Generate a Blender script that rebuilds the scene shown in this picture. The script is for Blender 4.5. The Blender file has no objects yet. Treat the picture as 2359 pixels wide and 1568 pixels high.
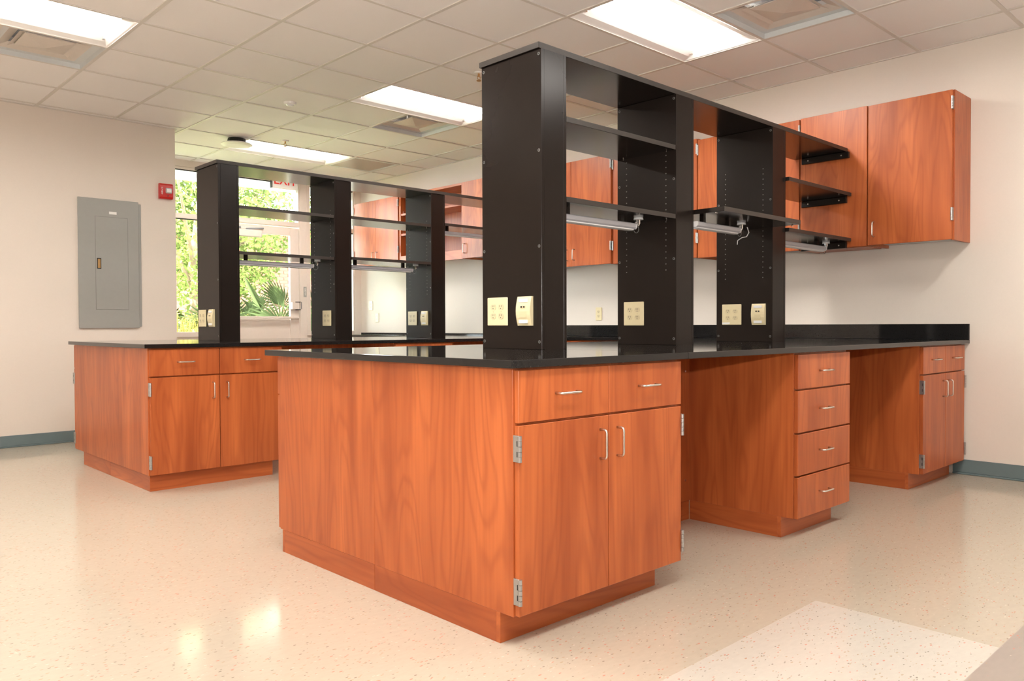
import bpy, bmesh, math, random
from mathutils import Vector, Matrix, Euler
random.seed(7)
PI = math.pi
SC = bpy.context.scene
COL = SC.collection

# ------------------------------------------------------------------ camera, world, sun, exposure
RW, RH, FPX = 2359, 1568, 1834.75
CP, YAW, PITCH, ROLL = Vector((-1.6784, -1.7689, 1.0209)), 0.8113, -0.0188, -0.0036
_f = Vector((math.cos(YAW)*math.cos(PITCH), math.sin(YAW)*math.cos(PITCH), math.sin(PITCH)))
_r = Vector((math.sin(YAW), -math.cos(YAW), 0))
_u = _r.cross(_f)
_r2 = math.cos(ROLL)*_r + math.sin(ROLL)*_u
_u2 = -math.sin(ROLL)*_r + math.cos(ROLL)*_u
cam = bpy.data.cameras.new('camera')
camo = bpy.data.objects.new('camera', cam); COL.objects.link(camo)
cam.sensor_fit = 'HORIZONTAL'; cam.sensor_width = 36; cam.lens = FPX*36/RW
cam.clip_start = 0.05; cam.clip_end = 200
M = Matrix((_r2, _u2, -_f)).transposed().to_4x4(); M.translation = CP
camo.matrix_world = M
SC.camera = camo

w = bpy.data.worlds.new('World'); SC.world = w; w.use_nodes = True
bg = w.node_tree.nodes['Background']; bg.inputs[0].default_value = (0.90, 0.95, 1.0, 1); bg.inputs[1].default_value = 20.0
sun = bpy.data.lights.new('sun', 'SUN'); sun.energy = 66.0; sun.angle = 0.02; sun.color = (1, .95, .85)
suno = bpy.data.objects.new('sun', sun); COL.objects.link(suno)
suno.rotation_euler = Vector((0.70, 0.15, -0.8)).to_track_quat('-Z', 'Y').to_euler()
# the photographer's flash, held at the camera and bounced off the ceiling
fl_ = bpy.data.lights.new('flash', 'AREA'); fl_.shape = 'DISK'; fl_.size = .12; fl_.energy = 105.0; fl_.color = (1, .96, .92)
flo = bpy.data.objects.new('flash', fl_); COL.objects.link(flo)
flo.location = CP + Vector((0, 0, .2)); flo.rotation_euler = Vector((.30, .32, .9)).to_track_quat('-Z', 'Y').to_euler()
LENS = 25.0            # radiance of the ceiling troffer lenses
SC.view_settings.view_transform = 'Standard'; SC.view_settings.look = 'None'
SC.view_settings.gamma = 1; SC.view_settings.use_curve_mapping = False
SC.view_settings.exposure = 0.36

# ------------------------------------------------------------------ measured places
HT = 0.914; TC = 0.0254; LW = 4.262; GZ = 2.921
G = 0.6275; GX = 3.865; GY = 0.955
XMIN, YMIN, YP, YW, XP = -4.9, -4.3, 6.06, 7.5, 1.281
XF = 3.93              # face of the wall cabinets

# ------------------------------------------------------------------ helpers
class NT:
    def __init__(s, name):
        s.m = bpy.data.materials.new(name); s.m.use_nodes = True
        s.t = s.m.node_tree; s.b = s.t.nodes['Principled BSDF']; s.out = s.t.nodes['Material Output']
    def n(s, typ, **kw):
        nd = s.t.nodes.new(typ)
        for k, v in kw.items():
            if k.startswith('i_'):
                key = k[2:]; key = int(key) if key.isdigit() else key
                nd.inputs[key].default_value = v
            else: setattr(nd, k, v)
        return nd
    def l(s, a, ao, b, bi): s.t.links.new(a.outputs[ao], b.inputs[bi])
    def math(s, op, a, b=None, c=None):
        nd = s.t.nodes.new('ShaderNodeMath'); nd.operation = op
        for i, v in enumerate((a, b, c)):
            if v is None: continue
            if isinstance(v, (int, float)): nd.inputs[i].default_value = v
            else: s.t.links.new(v, nd.inputs[i])
        return nd.outputs[0]
    def mix(s, f, a, b, typ='MIX'):
        nd = s.t.nodes.new('ShaderNodeMix'); nd.data_type = 'RGBA'; nd.blend_type = typ
        for v, sk in ((f, nd.inputs[0]), (a, nd.inputs[6]), (b, nd.inputs[7])):
            if isinstance(v, (int, float)): sk.default_value = v
            elif isinstance(v, tuple): sk.default_value = (*v[:3], 1)
            else: s.t.links.new(v, sk)
        return nd.outputs[2]
    def setp(s, **kw):
        for k, v in kw.items():
            nm = {'col': 'Base Color', 'rough': 'Roughness', 'metal': 'Metallic', 'spec': 'Specular IOR Level', 'coat': 'Coat Weight',
                  'coatr': 'Coat Roughness', 'em': 'Emission Color', 'ems': 'Emission Strength', 'trans': 'Transmission Weight', 'alpha': 'Alpha', 'ior': 'IOR'}[k]
            sk = s.b.inputs[nm]
            if isinstance(v, tuple): sk.default_value = (*v[:3], 1)
            elif isinstance(v, (int, float)): sk.default_value = v
            else: s.t.links.new(v, sk)
        return s

def speck(name, col, rough=.5, var=.06, scale=40, spec=.5, metal=0, bump=0.0, **kw):
    t = NT(name)
    tc = t.n('ShaderNodeTexCoord'); no = t.n('ShaderNodeTexNoise'); no.inputs['Scale'].default_value = scale; no.inputs['Detail'].default_value = 4
    t.l(tc, 'Object', no, 'Vector')
    c = t.mix(no.outputs['Fac'], tuple(x*(1-var) for x in col), tuple(min(1, x*(1+var)) for x in col))
    t.setp(col=c, rough=rough, spec=spec, metal=metal, **kw)
    if bump:
        b = t.n('ShaderNodeBump'); b.inputs['Strength'].default_value = bump; b.inputs['Distance'].default_value = .002
        t.l(no, 'Fac', b, 'Height'); t.l(b, 'Normal', t.b, 'Normal')
    return t.m

def wood(name, along):
    """cherry laminate, grain along axis 0, 1 or 2"""
    t = NT(name)
    tc = t.n('ShaderNodeTexCoord'); oi = t.n('ShaderNodeObjectInfo')
    mp = t.n('ShaderNodeMapping'); sc = [4.6, 4.6, 4.6]; sc[along] = .62; mp.inputs['Scale'].default_value = sc
    t.l(tc, 'Object', mp, 'Vector')
    ra = t.math('MULTIPLY', oi.outputs['Random'], 23.0)
    va = t.n('ShaderNodeVectorMath', operation='ADD'); t.l(mp, 'Vector', va, 0); t.t.links.new(ra, va.inputs[1])
    n1 = t.n('ShaderNodeTexNoise'); n1.inputs['Scale'].default_value = 1.0; n1.inputs['Detail'].default_value = 2.2; n1.inputs['Distortion'].default_value = .35; n1.inputs['Roughness'].default_value = .45
    t.l(va, 'Vector', n1, 'Vector')
    ring = t.math('SINE', t.math('MULTIPLY', n1.outputs['Fac'], 95.0))
    ring = t.math('POWER', t.math('MULTIPLY_ADD', ring, .5, .5), 3.0)
    mp2 = t.n('ShaderNodeMapping'); sc = [85, 85, 85]; sc[along] = 2.2; mp2.inputs['Scale'].default_value = sc
    t.l(tc, 'Object', mp2, 'Vector')
    n2 = t.n('ShaderNodeTexNoise'); n2.inputs['Scale'].default_value = 1.0; n2.inputs['Detail'].default_value = 2
    t.l(mp2, 'Vector', n2, 'Vector')
    mp3 = t.n('ShaderNodeMapping'); sc = [9, 9, 9]; sc[along] = 1.0; mp3.inputs['Scale'].default_value = sc
    t.l(va, 'Vector', mp3, 'Vector') if False else t.l(tc, 'Object', mp3, 'Vector')
    va3 = t.n('ShaderNodeVectorMath', operation='ADD'); t.l(mp3, 'Vector', va3, 0); t.t.links.new(ra, va3.inputs[1])
    n3 = t.n('ShaderNodeTexNoise'); n3.inputs['Scale'].default_value = 1.0; n3.inputs['Detail'].default_value = 3
    t.l(va3, 'Vector', n3, 'Vector')
    cr = t.n('ShaderNodeValToRGB'); e = cr.color_ramp.elements
    e[0].position = .3; e[0].color = (.37, .083, .022, 1); e[1].position = .72; e[1].color = (.60, .163, .046, 1)
    t.l(n3, 'Fac', cr, 'Fac')
    c = t.mix(t.math('MULTIPLY', ring, .30), cr.outputs['Color'], (.27, .048, .013))
    c = t.mix(t.math('MULTIPLY', t.math('SUBTRACT', n2.outputs['Fac'], .35), .55), c, (.27, .050, .013))
    t.setp(col=c, rough=.36, spec=.42)
    return t.m

MT = {}
MT['wood'] = wood('cherry_vertical', 2)
MT['wood_x'] = wood('cherry_horizontal', 0)
MT['wood_y'] = wood('cherry_crosswise', 1)
MT['edge'] = speck('cherry_edge_band', (.50, .15, .07), .4)
MT['black'] = speck('black_laminate', (.0125, .0088, .0072), .24, .12, 6, .20)
MT['board'] = speck('black_board_laminate', (.0125, .0088, .0072), .17, .12, 6, .42)
MT['blackedge'] = speck('black_edge_band', (.032, .026, .022), .4, .2, 20)
MT['resin'] = speck('black_epoxy_resin', (.014, .0135, .0135), .07, .5, 160, .42)
MT['wall'] = speck('warm_white_paint', (.765, .695, .625), .55, .02, 90, .3, bump=.05)
MT['tile'] = speck('ceiling_tile', (.89, .86, .84), .9, .03, 220, .1, bump=.15)
MT['tee'] = speck('ceiling_tee', (.70, .66, .61), .5, .02)
MT['white'] = speck('white_enamel', (.82, .80, .77), .35, .02)
MT['fixture'] = speck('troffer_white', (.86, .83, .80), .4, .02)
MT['alu'] = speck('pale_aluminium_frame', (.74, .66, .60), .35, .03, 30)
MT['steel'] = speck('brushed_nickel', (.72, .69, .64), .28, .06, 200, metal=1.0)
MT['hinge'] = speck('hinge_steel', (.46, .46, .46), .3, .08, 120, metal=.85)
MT['dark'] = speck('dark_slot_and_shadow', (.01, .01, .01), .6)
MT['ivory'] = speck('ivory_plastic', (.80, .70, .44), .35, .02)
MT['ivory2'] = speck('ivory_receptacle', (.72, .62, .38), .35, .02)
MT['label'] = speck('white_label', (.88, .88, .86), .5, .02)
MT['grey'] = speck('grey_steel_enamel', (.34, .345, .325), .3, .03, 30)
MT['greyline'] = speck('grey_joint', (.17, .17, .16), .5)
MT['base'] = speck('blue_grey_vinyl', (.145, .20, .215), .4, .08, 12)
MT['red'] = speck('red_plastic', (.55, .015, .012), .3, .03)
MT['redink'] = speck('red_ink', (.80, .04, .03), .5)
MT['lamp'] = speck('grey_lamp_housing', (.50, .50, .53), .35, .04)
MT['acryl'] = speck('white_acrylic', (.82, .82, .82), .25, .02)
MT['chrome'] = speck('chrome', (.85, .85, .85), .12, .02, metal=1.0)
MT['brass'] = speck('sprinkler_brass', (.55, .33, .14), .3, .05, metal=.8)
MT['cabwhite'] = speck('white_melamine', (.70, .70, .70), .4, .02)
MT['duct'] = speck('galvanised_duct', (.33, .35, .38), .4, .1, 20, metal=.3)
MT['diff'] = speck('diffuser_enamel', (.66, .59, .52), .4, .03)
MT['diffw'] = speck('diffuser_frame', (.66, .68, .68), .4, .03)

def m_lens():
    t = NT('troffer_lens_lit')
    t.setp(col=(.9, .9, .9), em=(1.0, .945, .88), ems=LENS); return t.m
MT['lens'] = m_lens()
def m_glass():
    t = NT('clear_glass')
    tr = t.n('ShaderNodeBsdfTransparent'); gl = t.n('ShaderNodeBsdfGlossy'); gl.inputs['Roughness'].default_value = .02
    tr.inputs[0].default_value = (.93, .96, .94, 1)
    fr = t.n('ShaderNodeFresnel'); fr.inputs['IOR'].default_value = 1.45
    mx = t.n('ShaderNodeMixShader'); t.l(fr, 0, mx, 0); t.l(tr, 0, mx, 1); t.l(gl, 0, mx, 2); t.l(mx, 0, t.out, 'Surface')
    return t.m
MT['glass'] = m_glass()
def m_clear():
    t = NT('clear_strobe_lens'); t.setp(col=(.95, .95, .97), rough=.08, trans=.6, spec=.8); return t.m
MT['strobe'] = m_clear()
def m_translucent(name, col, amount):
    t = NT(name); d = t.n('ShaderNodeBsdfDiffuse'); tl = t.n('ShaderNodeBsdfTranslucent')
    tc = t.n('ShaderNodeTexCoord'); no = t.n('ShaderNodeTexNoise'); no.inputs['Scale'].default_value = .9; no.inputs['Detail'].default_value = 3; t.l(tc, 'Object', no, 'Vector')
    c = t.mix(no.outputs['Fac'], tuple(x*.55 for x in col), tuple(min(1, x*1.45) for x in col))
    t.t.links.new(c, d.inputs[0]); t.t.links.new(c, tl.inputs[0])
    mx = t.n('ShaderNodeMixShader'); mx.inputs[0].default_value = amount; t.l(d, 0, mx, 1); t.l(tl, 0, mx, 2); t.l(mx, 0, t.out, 'Surface')
    return t.m
MT['blind'] = m_translucent('white_head_blind', (.93, .93, .92), .85)
MT['leaf_a'] = m_translucent('leaf_bright', (.155, .20, .055), .45)
MT['leaf_b'] = m_translucent('leaf_mid', (.10, .135, .04), .4)
MT['leaf_c'] = m_translucent('leaf_deep', (.055, .08, .027), .35)
MT['leaf_y'] = m_translucent('grass_yellow', (.15, .125, .03), .4)
MT['palm'] = m_translucent('palm_green', (.048, .065, .026), .3)
MT['bark'] = speck('bark', (.16, .11, .07), .8, .3, 12)
MT['lawn'] = speck('ground_cover', (.22, .26, .09), .9, .4, 3)
MT['bounce_pale'] = speck('pale_sun_bounce', (.62, .58, .52), .8, .08, 5)
MT['brick'] = speck('red_brick', (.28, .10, .07), .8, .3, 4)
MT['mortar'] = speck('mortar', (.33, .28, .24), .9, .1, 10)

def m_floor(name, base, fleck, fleckamt, rough):
    t = NT(name)
    tc = t.n('ShaderNodeTexCoord')
    nb = t.n('ShaderNodeTexNoise'); nb.inputs['Scale'].default_value = 26; nb.inputs['Detail'].default_value = 4
    mp0 = t.n('ShaderNodeMapping'); mp0.inputs['Rotation'].default_value = (0, 0, .75); mp0.inputs['Scale'].default_value = (1, 2.4, 1)
    t.l(tc, 'Object', mp0, 'Vector'); t.l(mp0, 'Vector', nb, 'Vector')
    c = t.mix(nb.outputs['Fac'], tuple(x*.93 for x in base), tuple(min(1, x*1.07) for x in base))
    for k, (sc, rot, col, thr) in enumerate(((62, .7, (.62, .17, .10), .045), (74, .85, (.13, .10, .07), .035), (58, .6, (.45, .33, .20), .07), (66, .75, (.70, .62, .52), .03))):
        mp = t.n('ShaderNodeMapping'); mp.inputs['Rotation'].default_value = (0, 0, rot); mp.inputs['Scale'].default_value = (sc*.95, sc*2.1, 1); mp.inputs['Location'].default_value = (k*3.7, k*1.9, 0)
        t.l(tc, 'Object', mp, 'Vector')
        vo = t.n('ShaderNodeTexVoronoi'); vo.voronoi_dimensions = '2D'; vo.inputs['Scale'].default_value = 1.0
        t.l(mp, 'Vector', vo, 'Vector')
        sx = t.n('ShaderNodeSeparateColor'); t.l(vo, 'Color', sx, 0)
        on = t.math('LESS_THAN', sx.outputs[0], thr*fleckamt)
        inn = t.math('LESS_THAN', vo.outputs['Distance'], t.math('MULTIPLY_ADD', sx.outputs[1], .28, .10))
        c = t.mix(t.math('MULTIPLY', t.math('MULTIPLY', on, inn), .6), c, col)
    nr = t.n('ShaderNodeTexNoise'); nr.inputs['Scale'].default_value = 5; t.l(tc, 'Object', nr, 'Vector')
    t.setp(col=c, rough=t.math('MULTIPLY_ADD', nr.outputs['Fac'], .06, rough), spec=.5)
    return t.m
MT['floor'] = m_floor('cream_vinyl_tile', (.53, .465, .375), None, 1.0, .085)
MT['floor_light'] = m_floor('pale_vinyl_tile', (.60, .565, .50), None, 1.15, .08)
MT['floor_grey'] = m_floor('taupe_vinyl_tile', (.37, .32, .28), None, .12, .3)

# mesh building
class MB:
    def __init__(s): s.v = []; s.f = []
    def add(s, vs, fs):
        o = len(s.v); s.v += [tuple(v) for v in vs]; s.f += [tuple(i+o for i in f) for f in fs]; return s
    def box(s, x0, y0, z0, x1, y1, z1, c=0.0):
        if x1 < x0: x0, x1 = x1, x0
        if y1 < y0: y0, y1 = y1, y0
        if z1 < z0: z0, z1 = z1, z0
        if c <= 0:
            return s.add([(x0,y0,z0),(x1,y0,z0),(x1,y1,z0),(x0,y1,z0),(x0,y0,z1),(x1,y0,z1),(x1,y1,z1),(x0,y1,z1)],
                         [(0,3,2,1),(4,5,6,7),(0,1,5,4),(1,2,6,5),(2,3,7,6),(3,0,4,7)])
        c = min(c, (x1-x0)*.45, (y1-y0)*.45, (z1-z0)*.45)
        X, Y, Z = (x0, x1), (y0, y1), (z0, z1); vs = []; idx = {}
        for i in (0,1):
            for j in (0,1):
                for k in (0,1):
                    dx, dy, dz = c*(1-2*i), c*(1-2*j), c*(1-2*k)
                    for a, p in enumerate(((X[i], Y[j]+dy, Z[k]+dz), (X[i]+dx, Y[j], Z[k]+dz), (X[i]+dx, Y[j]+dy, Z[k]))):
                        idx[i,j,k,a] = len(vs); vs.append(p)
        fs = []
        q = ((0,0),(1,0),(1,1),(0,1))
        for a in range(3):
            for e in (0,1):
                loop = []
                for (m, n) in q:
                    key = [0,0,0]; key[a] = e; key[(a+1)%3] = m; key[(a+2)%3] = n
                    loop.append(idx[(*key, a)])
                fs.append(tuple(loop if e else loop[::-1]))
        for a in range(3):      # edges along axis a
            b, d = (a+1)%3, (a+2)%3
            for (m, n) in q:
                k0 = [0,0,0]; k1 = [0,0,0]; k0[b] = k1[b] = m; k0[d] = k1[d] = n; k1[a] = 1
                f = (idx[(*k0, b)], idx[(*k1, b)], idx[(*k1, d)], idx[(*k0, d)])
                fs.append(f if (m ^ n) else f[::-1])
        for i in (0,1):
            for j in (0,1):
                for k in (0,1):
                    f = (idx[i,j,k,0], idx[i,j,k,1], idx[i,j,k,2]); fs.append(f if (i+j+k) % 2 else f[::-1])
        return s.add(vs, fs)
    def tube(s, pts, r, n=8, cap=True):
        pts = [Vector(p) for p in pts]; o = len(s.v); ref = None
        for i, p in enumerate(pts):
            a = pts[max(i-1, 0)]; b = pts[min(i+1, len(pts)-1)]; d = (b-a).normalized()
            if ref is None: ref = Vector((0,0,1)) if abs(d.z) < .9 else Vector((1,0,0))
            x = d.cross(ref).normalized(); ref = x.cross(d).normalized()
            rr = r[i] if isinstance(r, (list, tuple)) else r
            for k in range(n):
                t = 2*PI*k/n; s.v.append(tuple(p + rr*(math.cos(t)*x + math.sin(t)*ref)))
        for i in range(len(pts)-1):
            for k in range(n):
                a = o+i*n+k; b = o+i*n+(k+1)%n; s.f.append((a, b, b+n, a+n))
        if cap: s.f.append(tuple(o+k for k in range(n))[::-1]); s.f.append(tuple(o+(len(pts)-1)*n+k for k in range(n)))
        return s
    def prism(s, poly, axis, a, b):
        """extrude 2D polygon (list of the other two coordinates in cyclic order) along axis from a to b"""
        n = len(poly); vs = []
        for e in (a, b):
            for (p, q) in poly:
                c = [0,0,0]; c[axis] = e; c[(axis+1)%3] = p; c[(axis+2)%3] = q; vs.append(tuple(c))
        fs = [tuple(range(n))[::-1], tuple(range(n, 2*n))] + [(i, (i+1)%n, n+(i+1)%n, n+i) for i in range(n)]
        return s.add(vs, fs)
    def mesh(s, name, mat, smooth=False):
        me = bpy.data.meshes.new(name); me.from_pydata(s.v, [], s.f); me.materials.append(MT[mat])
        bm = bmesh.new(); bm.from_mesh(me); bmesh.ops.recalc_face_normals(bm, faces=bm.faces[:]); bm.to_mesh(me); bm.free()
        if smooth: me.shade_smooth() if hasattr(me, 'shade_smooth') else None
        return me
    def build(s, name, mat, parent=None, smooth=False):
        o = bpy.data.objects.new(name, s.mesh(name, mat, smooth)); COL.objects.link(o)
        if parent is not None: o.parent = parent
        return o
def B(*a, **k): return MB().box(*a, **k)

def tag(o, label=None, cat=None, group=None, kind=None):
    for k, v in (('label', label), ('category', cat), ('group', group), ('kind', kind)):
        if v: o[k] = v
    return o
def thing(name, loc, label, cat, group=None, rz=0.0):
    o = bpy.data.objects.new(name, None); COL.objects.link(o); o.location = loc; o.rotation_euler = (0, 0, rz); o.empty_display_size = .1
    return tag(o, label, cat, group)
def struct(o): o['kind'] = 'structure'; return o
def inst(src, name, parent, loc):
    o = bpy.data.objects.new(name, src); COL.objects.link(o); o.parent = parent; o.location = loc; return o
def lettering(name, txt, size, mat, parent, loc, rot, vertical=False, depth=.0008):
    cu = bpy.data.curves.new(name, 'FONT'); cu.body = '\n'.join(txt) if vertical else txt
    cu.size = size; cu.align_x = 'CENTER'; cu.align_y = 'CENTER'; cu.extrude = depth; cu.space_line = .8; cu.resolution_u = 3; cu.offset = size*.012
    tmp = bpy.data.objects.new('tmp', cu); COL.objects.link(tmp)
    me = bpy.data.meshes.new_from_object(tmp.evaluated_get(bpy.context.evaluated_depsgraph_get()))
    bpy.data.objects.remove(tmp); me.materials.clear(); me.materials.append(MT[mat])
    o = bpy.data.objects.new(name, me); COL.objects.link(o); o.parent = parent; o.location = loc; o.rotation_euler = rot
    return o

# ------------------------------------------------------------------ room shell
fl = struct(B(XMIN, YMIN, -.05, LW, YW, 0).build('floor', 'floor')) if False else None
mb = MB()
for (a, b, c, d) in ((XMIN, -.417, LW, YW), (1.15, -1.017, LW, -.417)):
    mb.box(a, b, -.05, c, d, 0)
fl = struct(mb.build('floor', 'floor'))
B(XMIN, -1.017, -.05, 1.15, -.417, 0).build('pale_floor_patch', 'floor_light', fl)['label'] = 'paler cream tile band'
B(XMIN, YMIN, -.05, LW, -1.017, 0).build('taupe_floor_patch', 'floor_grey', fl)['label'] = 'taupe grey tile area'
struct(B(LW, YMIN, 0, LW+.12, YW+.12, 3.3).build('wall_right', 'wall'))
struct(B(XMIN-.12, YP, 0, XP, YW+.12, 3.3).build('wall_left', 'wall'))
struct(B(XMIN-.12, YMIN, 0, XMIN, YP, 3.3).build('wall_behind', 'wall'))
struct(B(XMIN-.12, YMIN-.12, 0, LW+.12, YMIN, 3.3).build('wall_near', 'wall'))
def base_run(name, x0, y0, x1, y1, ax):
    # cove base: flat strip with a small toe at the foot
    mbb = MB()
    if ax == 'x': mbb.box(x0, y0-.006, .012, x1, y0, .1016, .002).box(x0, y0-.014, 0, x1, y0, .012, .003)
    else: mbb.box(x0-.006, y0, .012, x0, y1, .1016, .002).box(x0-.014, y0, 0, x0, y1, .012, .003)
    return struct(mbb.build(name, 'base'))
base_run('baseboard_left', XMIN, YP, XP, YP, 'x')
base_run('baseboard_right', LW, YMIN, LW, .1, 'y')

# ceiling: unseen slab added to block daylight, lay-in tiles, tees
ce = struct(B(XMIN-.12, YMIN-.12, 3.3, LW+.12, YW+.12, 3.38).build('ceiling', 'tile'))
TROFF = [(-3, 0), (-3, 4), (-3, 8), (-8, 4), (-8, 0), (-3, -4), (-8, -4), (-13, 0), (-13, 4), (-13, -4)]
DIFF = [(-2, -1), (-7, 5), (-2, 5)]
RET = (-1, 8)
occ = set(); tro = set()
for (i, j) in TROFF: occ |= {(i, j), (i+1, j)}; tro |= {(i, j), (i+1, j)}
occ |= set(DIFF) | {RET}
I0, I1 = math.floor((XMIN-GX)/G), math.floor((LW-GX)/G)
J0, J1 = math.floor((YMIN-GY)/G), math.floor((YW-GY)/G)
tmesh = {}
def inside(i, j): return not (GX+(i+1)*G <= XP+.02 and GY+j*G >= YP-.02)
for i in range(I0, I1+1):
    for j in range(J0, J1+1):
        if (i, j) in occ or not inside(i, j): continue
        x0, x1 = max(GX+i*G, XMIN), min(GX+(i+1)*G, LW); y0, y1 = max(GY+j*G, YMIN), min(GY+(j+1)*G, YW)
        if x1-x0 < .03 or y1-y0 < .03: continue
        k = (round(x1-x0, 3), round(y1-y0, 3))
        if k not in tmesh: tmesh[k] = B(0, 0, 0, x1-x0, y1-y0, .016).mesh('ceiling_tile', 'tile')
        inst(tmesh[k], 'ceiling_tile', ce, (x0, y0, GZ+.006))
def tee(x0, y0, x1, y1, name='ceiling_tee'):
    h = .012
    if abs(x1-x0) > abs(y1-y0): B(x0, y0-h, GZ, x1, y0+h, GZ+.0055).box(x0, y0-.001, GZ+.0055, x1, y0+.001, GZ+.04).build(name, 'tee', ce)
    else: B(x0-h, y0, GZ-.0006, x0+h, y1, GZ+.0055).box(x0-.001, y0, GZ+.0055, x0+.001, y1, GZ+.04).build(name, 'tee', ce)
for i in range(I0+1, I1+1):           # along y, cut by the troffers that span i
    x = GX+i*G; runs = []
    for j in range(J0, J1+1):
        cut = ((i-1, j) in tro and (i, j) in tro and (i-1, j) in TROFF) or not (inside(i, j) or inside(i-1, j))
        if cut: continue
        y0, y1 = max(GY+j*G, YMIN), min(GY+(j+1)*G, YW)
        if runs and abs(runs[-1][1]-y0) < 1e-6: runs[-1][1] = y1
        else: runs.append([y0, y1])
    for a, b in runs: tee(x, a, x, b)
for j in range(J0+1, J1+1):
    y = GY+j*G; xa = XP if y > YP else XMIN
    tee(xa, y, LW, y)
# wall angles
for (a, b, c, d) in ((LW-.02, YMIN, LW, YW), (XMIN, YP-.02, XP, YP), (XP, YP, XP+.02, YW), (XP, YW-.02, LW, YW)):
    B(a, b, GZ-.001, c, d, GZ+.005).build('wall_angle', 'tee', ce)

def troffer(i, j, label, group):
    x0, y0 = GX+i*G, GY+j*G; L, W = 2*G, G
    t = thing('ceiling_light', (x0+L/2, y0+W/2, GZ), label, 'light', group)
    l, w_ = L/2-.013, W/2-.013; m = MB()
    li, wi, d = l-.06, w_-.115, .04
    rings = [[(-a, -b, z), (a, -b, z), (a, b, z), (-a, b, z)] for a, b, z in ((l, w_, .0), (l-.012, w_-.012, .004), (l-.03, w_-.06, .016), (li, wi, d))]
    vs = sum(rings, []); fs = []
    for k in range(3):
        for q in range(4): fs.append((k*4+q, k*4+(q+1)%4, k*4+4+(q+1)%4, k*4+4+q))
    m.add(vs, fs); m.build('reflector', 'fixture', t)
    B(-li, -wi, d-.002, li, wi, d+.01).build('lens', 'lens', t)
    B(-l, -w_, .12, l, w_, .19).build('housing', 'white', t)
    for sx in (-1, 1):
        B(sx*(l-.05)-.006, w_-.10, .022, sx*(l-.05)+.006, w_-.07, .04).build('latch', 'steel', t)
    return t
TL = {(-3, 0): 'largest lit recessed troffer above the near shelving unit', (-3, 4): 'lit recessed troffer just left of the near black column',
      (-3, 8): 'far lit recessed troffer above the glazed exit door', (-8, 4): 'lit recessed troffer in the upper left corner of the ceiling'}
for (i, j) in TROFF:
    troffer(i, j, TL.get((i, j), 'lit recessed ceiling troffer over the open floor behind the viewer'), None if (i, j) in TL else 'troffers outside the view')

def diffuser(i, j, label):
    x0, y0 = GX+(i+.5)*G, GY+(j+.5)*G; t = thing('air_diffuser', (x0, y0, GZ), label, 'air vent', 'square ceiling diffusers')
    h = G/2-.012
    def ring(a, za, b, zb, th=.0015):
        m = MB(); vs = [(-a,-a,za),(a,-a,za),(a,a,za),(-a,a,za),(-b,-b,zb),(b,-b,zb),(b,b,zb),(-b,b,zb)]
        vs += [(x, y, z+th) for x, y, z in vs]; fs = []
        for q in range(4):
            r = (q+1) % 4; fs += [(q, r, 4+r, 4+q), (8+q, 12+q, 12+r, 8+r)]
            fs += [(q, 8+q, 8+r, r), (4+q, 4+r, 12+r, 12+q)]
        return m.add(vs, fs)
    fm = ring(h, .034, h-.055, .034); e = .003
    for (a, b, c, d) in ((-h, -h, h, -h+e), (-h, h-e, h, h), (-h, -h+e, -h+e, h-e), (h-e, -h+e, h, h-e)): fm.box(a, b, 0, c, d, .036)
    fm.build('frame', 'diffw', t)
    ring(h-.055, .034, h-.12, .06).build('louver', 'diff', t)
    ring(h-.115, .030, h-.165, .052).build('louver', 'diff', t)
    B(-h+.10, -h+.10, .10, h-.10, h-.10, .19).build('duct', 'duct', t)
    a = h-.15
    MB().add([(-a,-a,.034),(a,-a,.034),(a,a,.034),(-a,a,.034),(0,0,.006),(-a,-a,.04),(a,-a,.04),(a,a,.04),(-a,a,.04)],
             [(0,1,4),(1,2,4),(2,3,4),(3,0,4),(5,6,7,8),(0,5,6,1),(1,6,7,2),(2,7,8,3),(3,8,5,0)]).build('centre_plate', 'diff', t)
    for sx in (-1, 1): B(sx*.1-.004, -.004, .03, sx*.1+.004, .004, .11).build('bracket', 'steel', t)
    return t
diffuser(-2, -1, 'square air diffuser beside the largest troffer at top right')
diffuser(-7, 5, 'square air diffuser below the upper left troffer')
diffuser(-2, 5, 'square air diffuser under the troffer by the black column')
def ret_grille():
    x0, y0 = GX+(RET[0]+.5)*G, GY+(RET[1]+.5)*G
    t = thing('return_grille', (x0, y0, GZ), 'flat grey return air grille right of the far troffer', 'air vent'); h = G/2-.012
    m = MB(); e = .03
    for (a, b, c, d) in ((-h,-h,h,-h+e), (-h,h-e,h,h), (-h,-h+e,-h+e,h-e), (h-e,-h+e,h,h-e)): m.box(a, b, .001, c, d, .012)
    m.build('frame', 'diffw', t); m = MB()
    for k in range(28):
        y = -h+e+(k+.5)*(2*h-2*e)/28; m.box(-h+e, y-.0045, .003, h-e, y+.0045, .014)
    s = m.build('slats', 'diff', t); s['kind'] = 'stuff'
    B(-h+e, -h+e, .03, h-e, h-e, .04).build('backing', 'greyline', t)
ret_grille()

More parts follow.
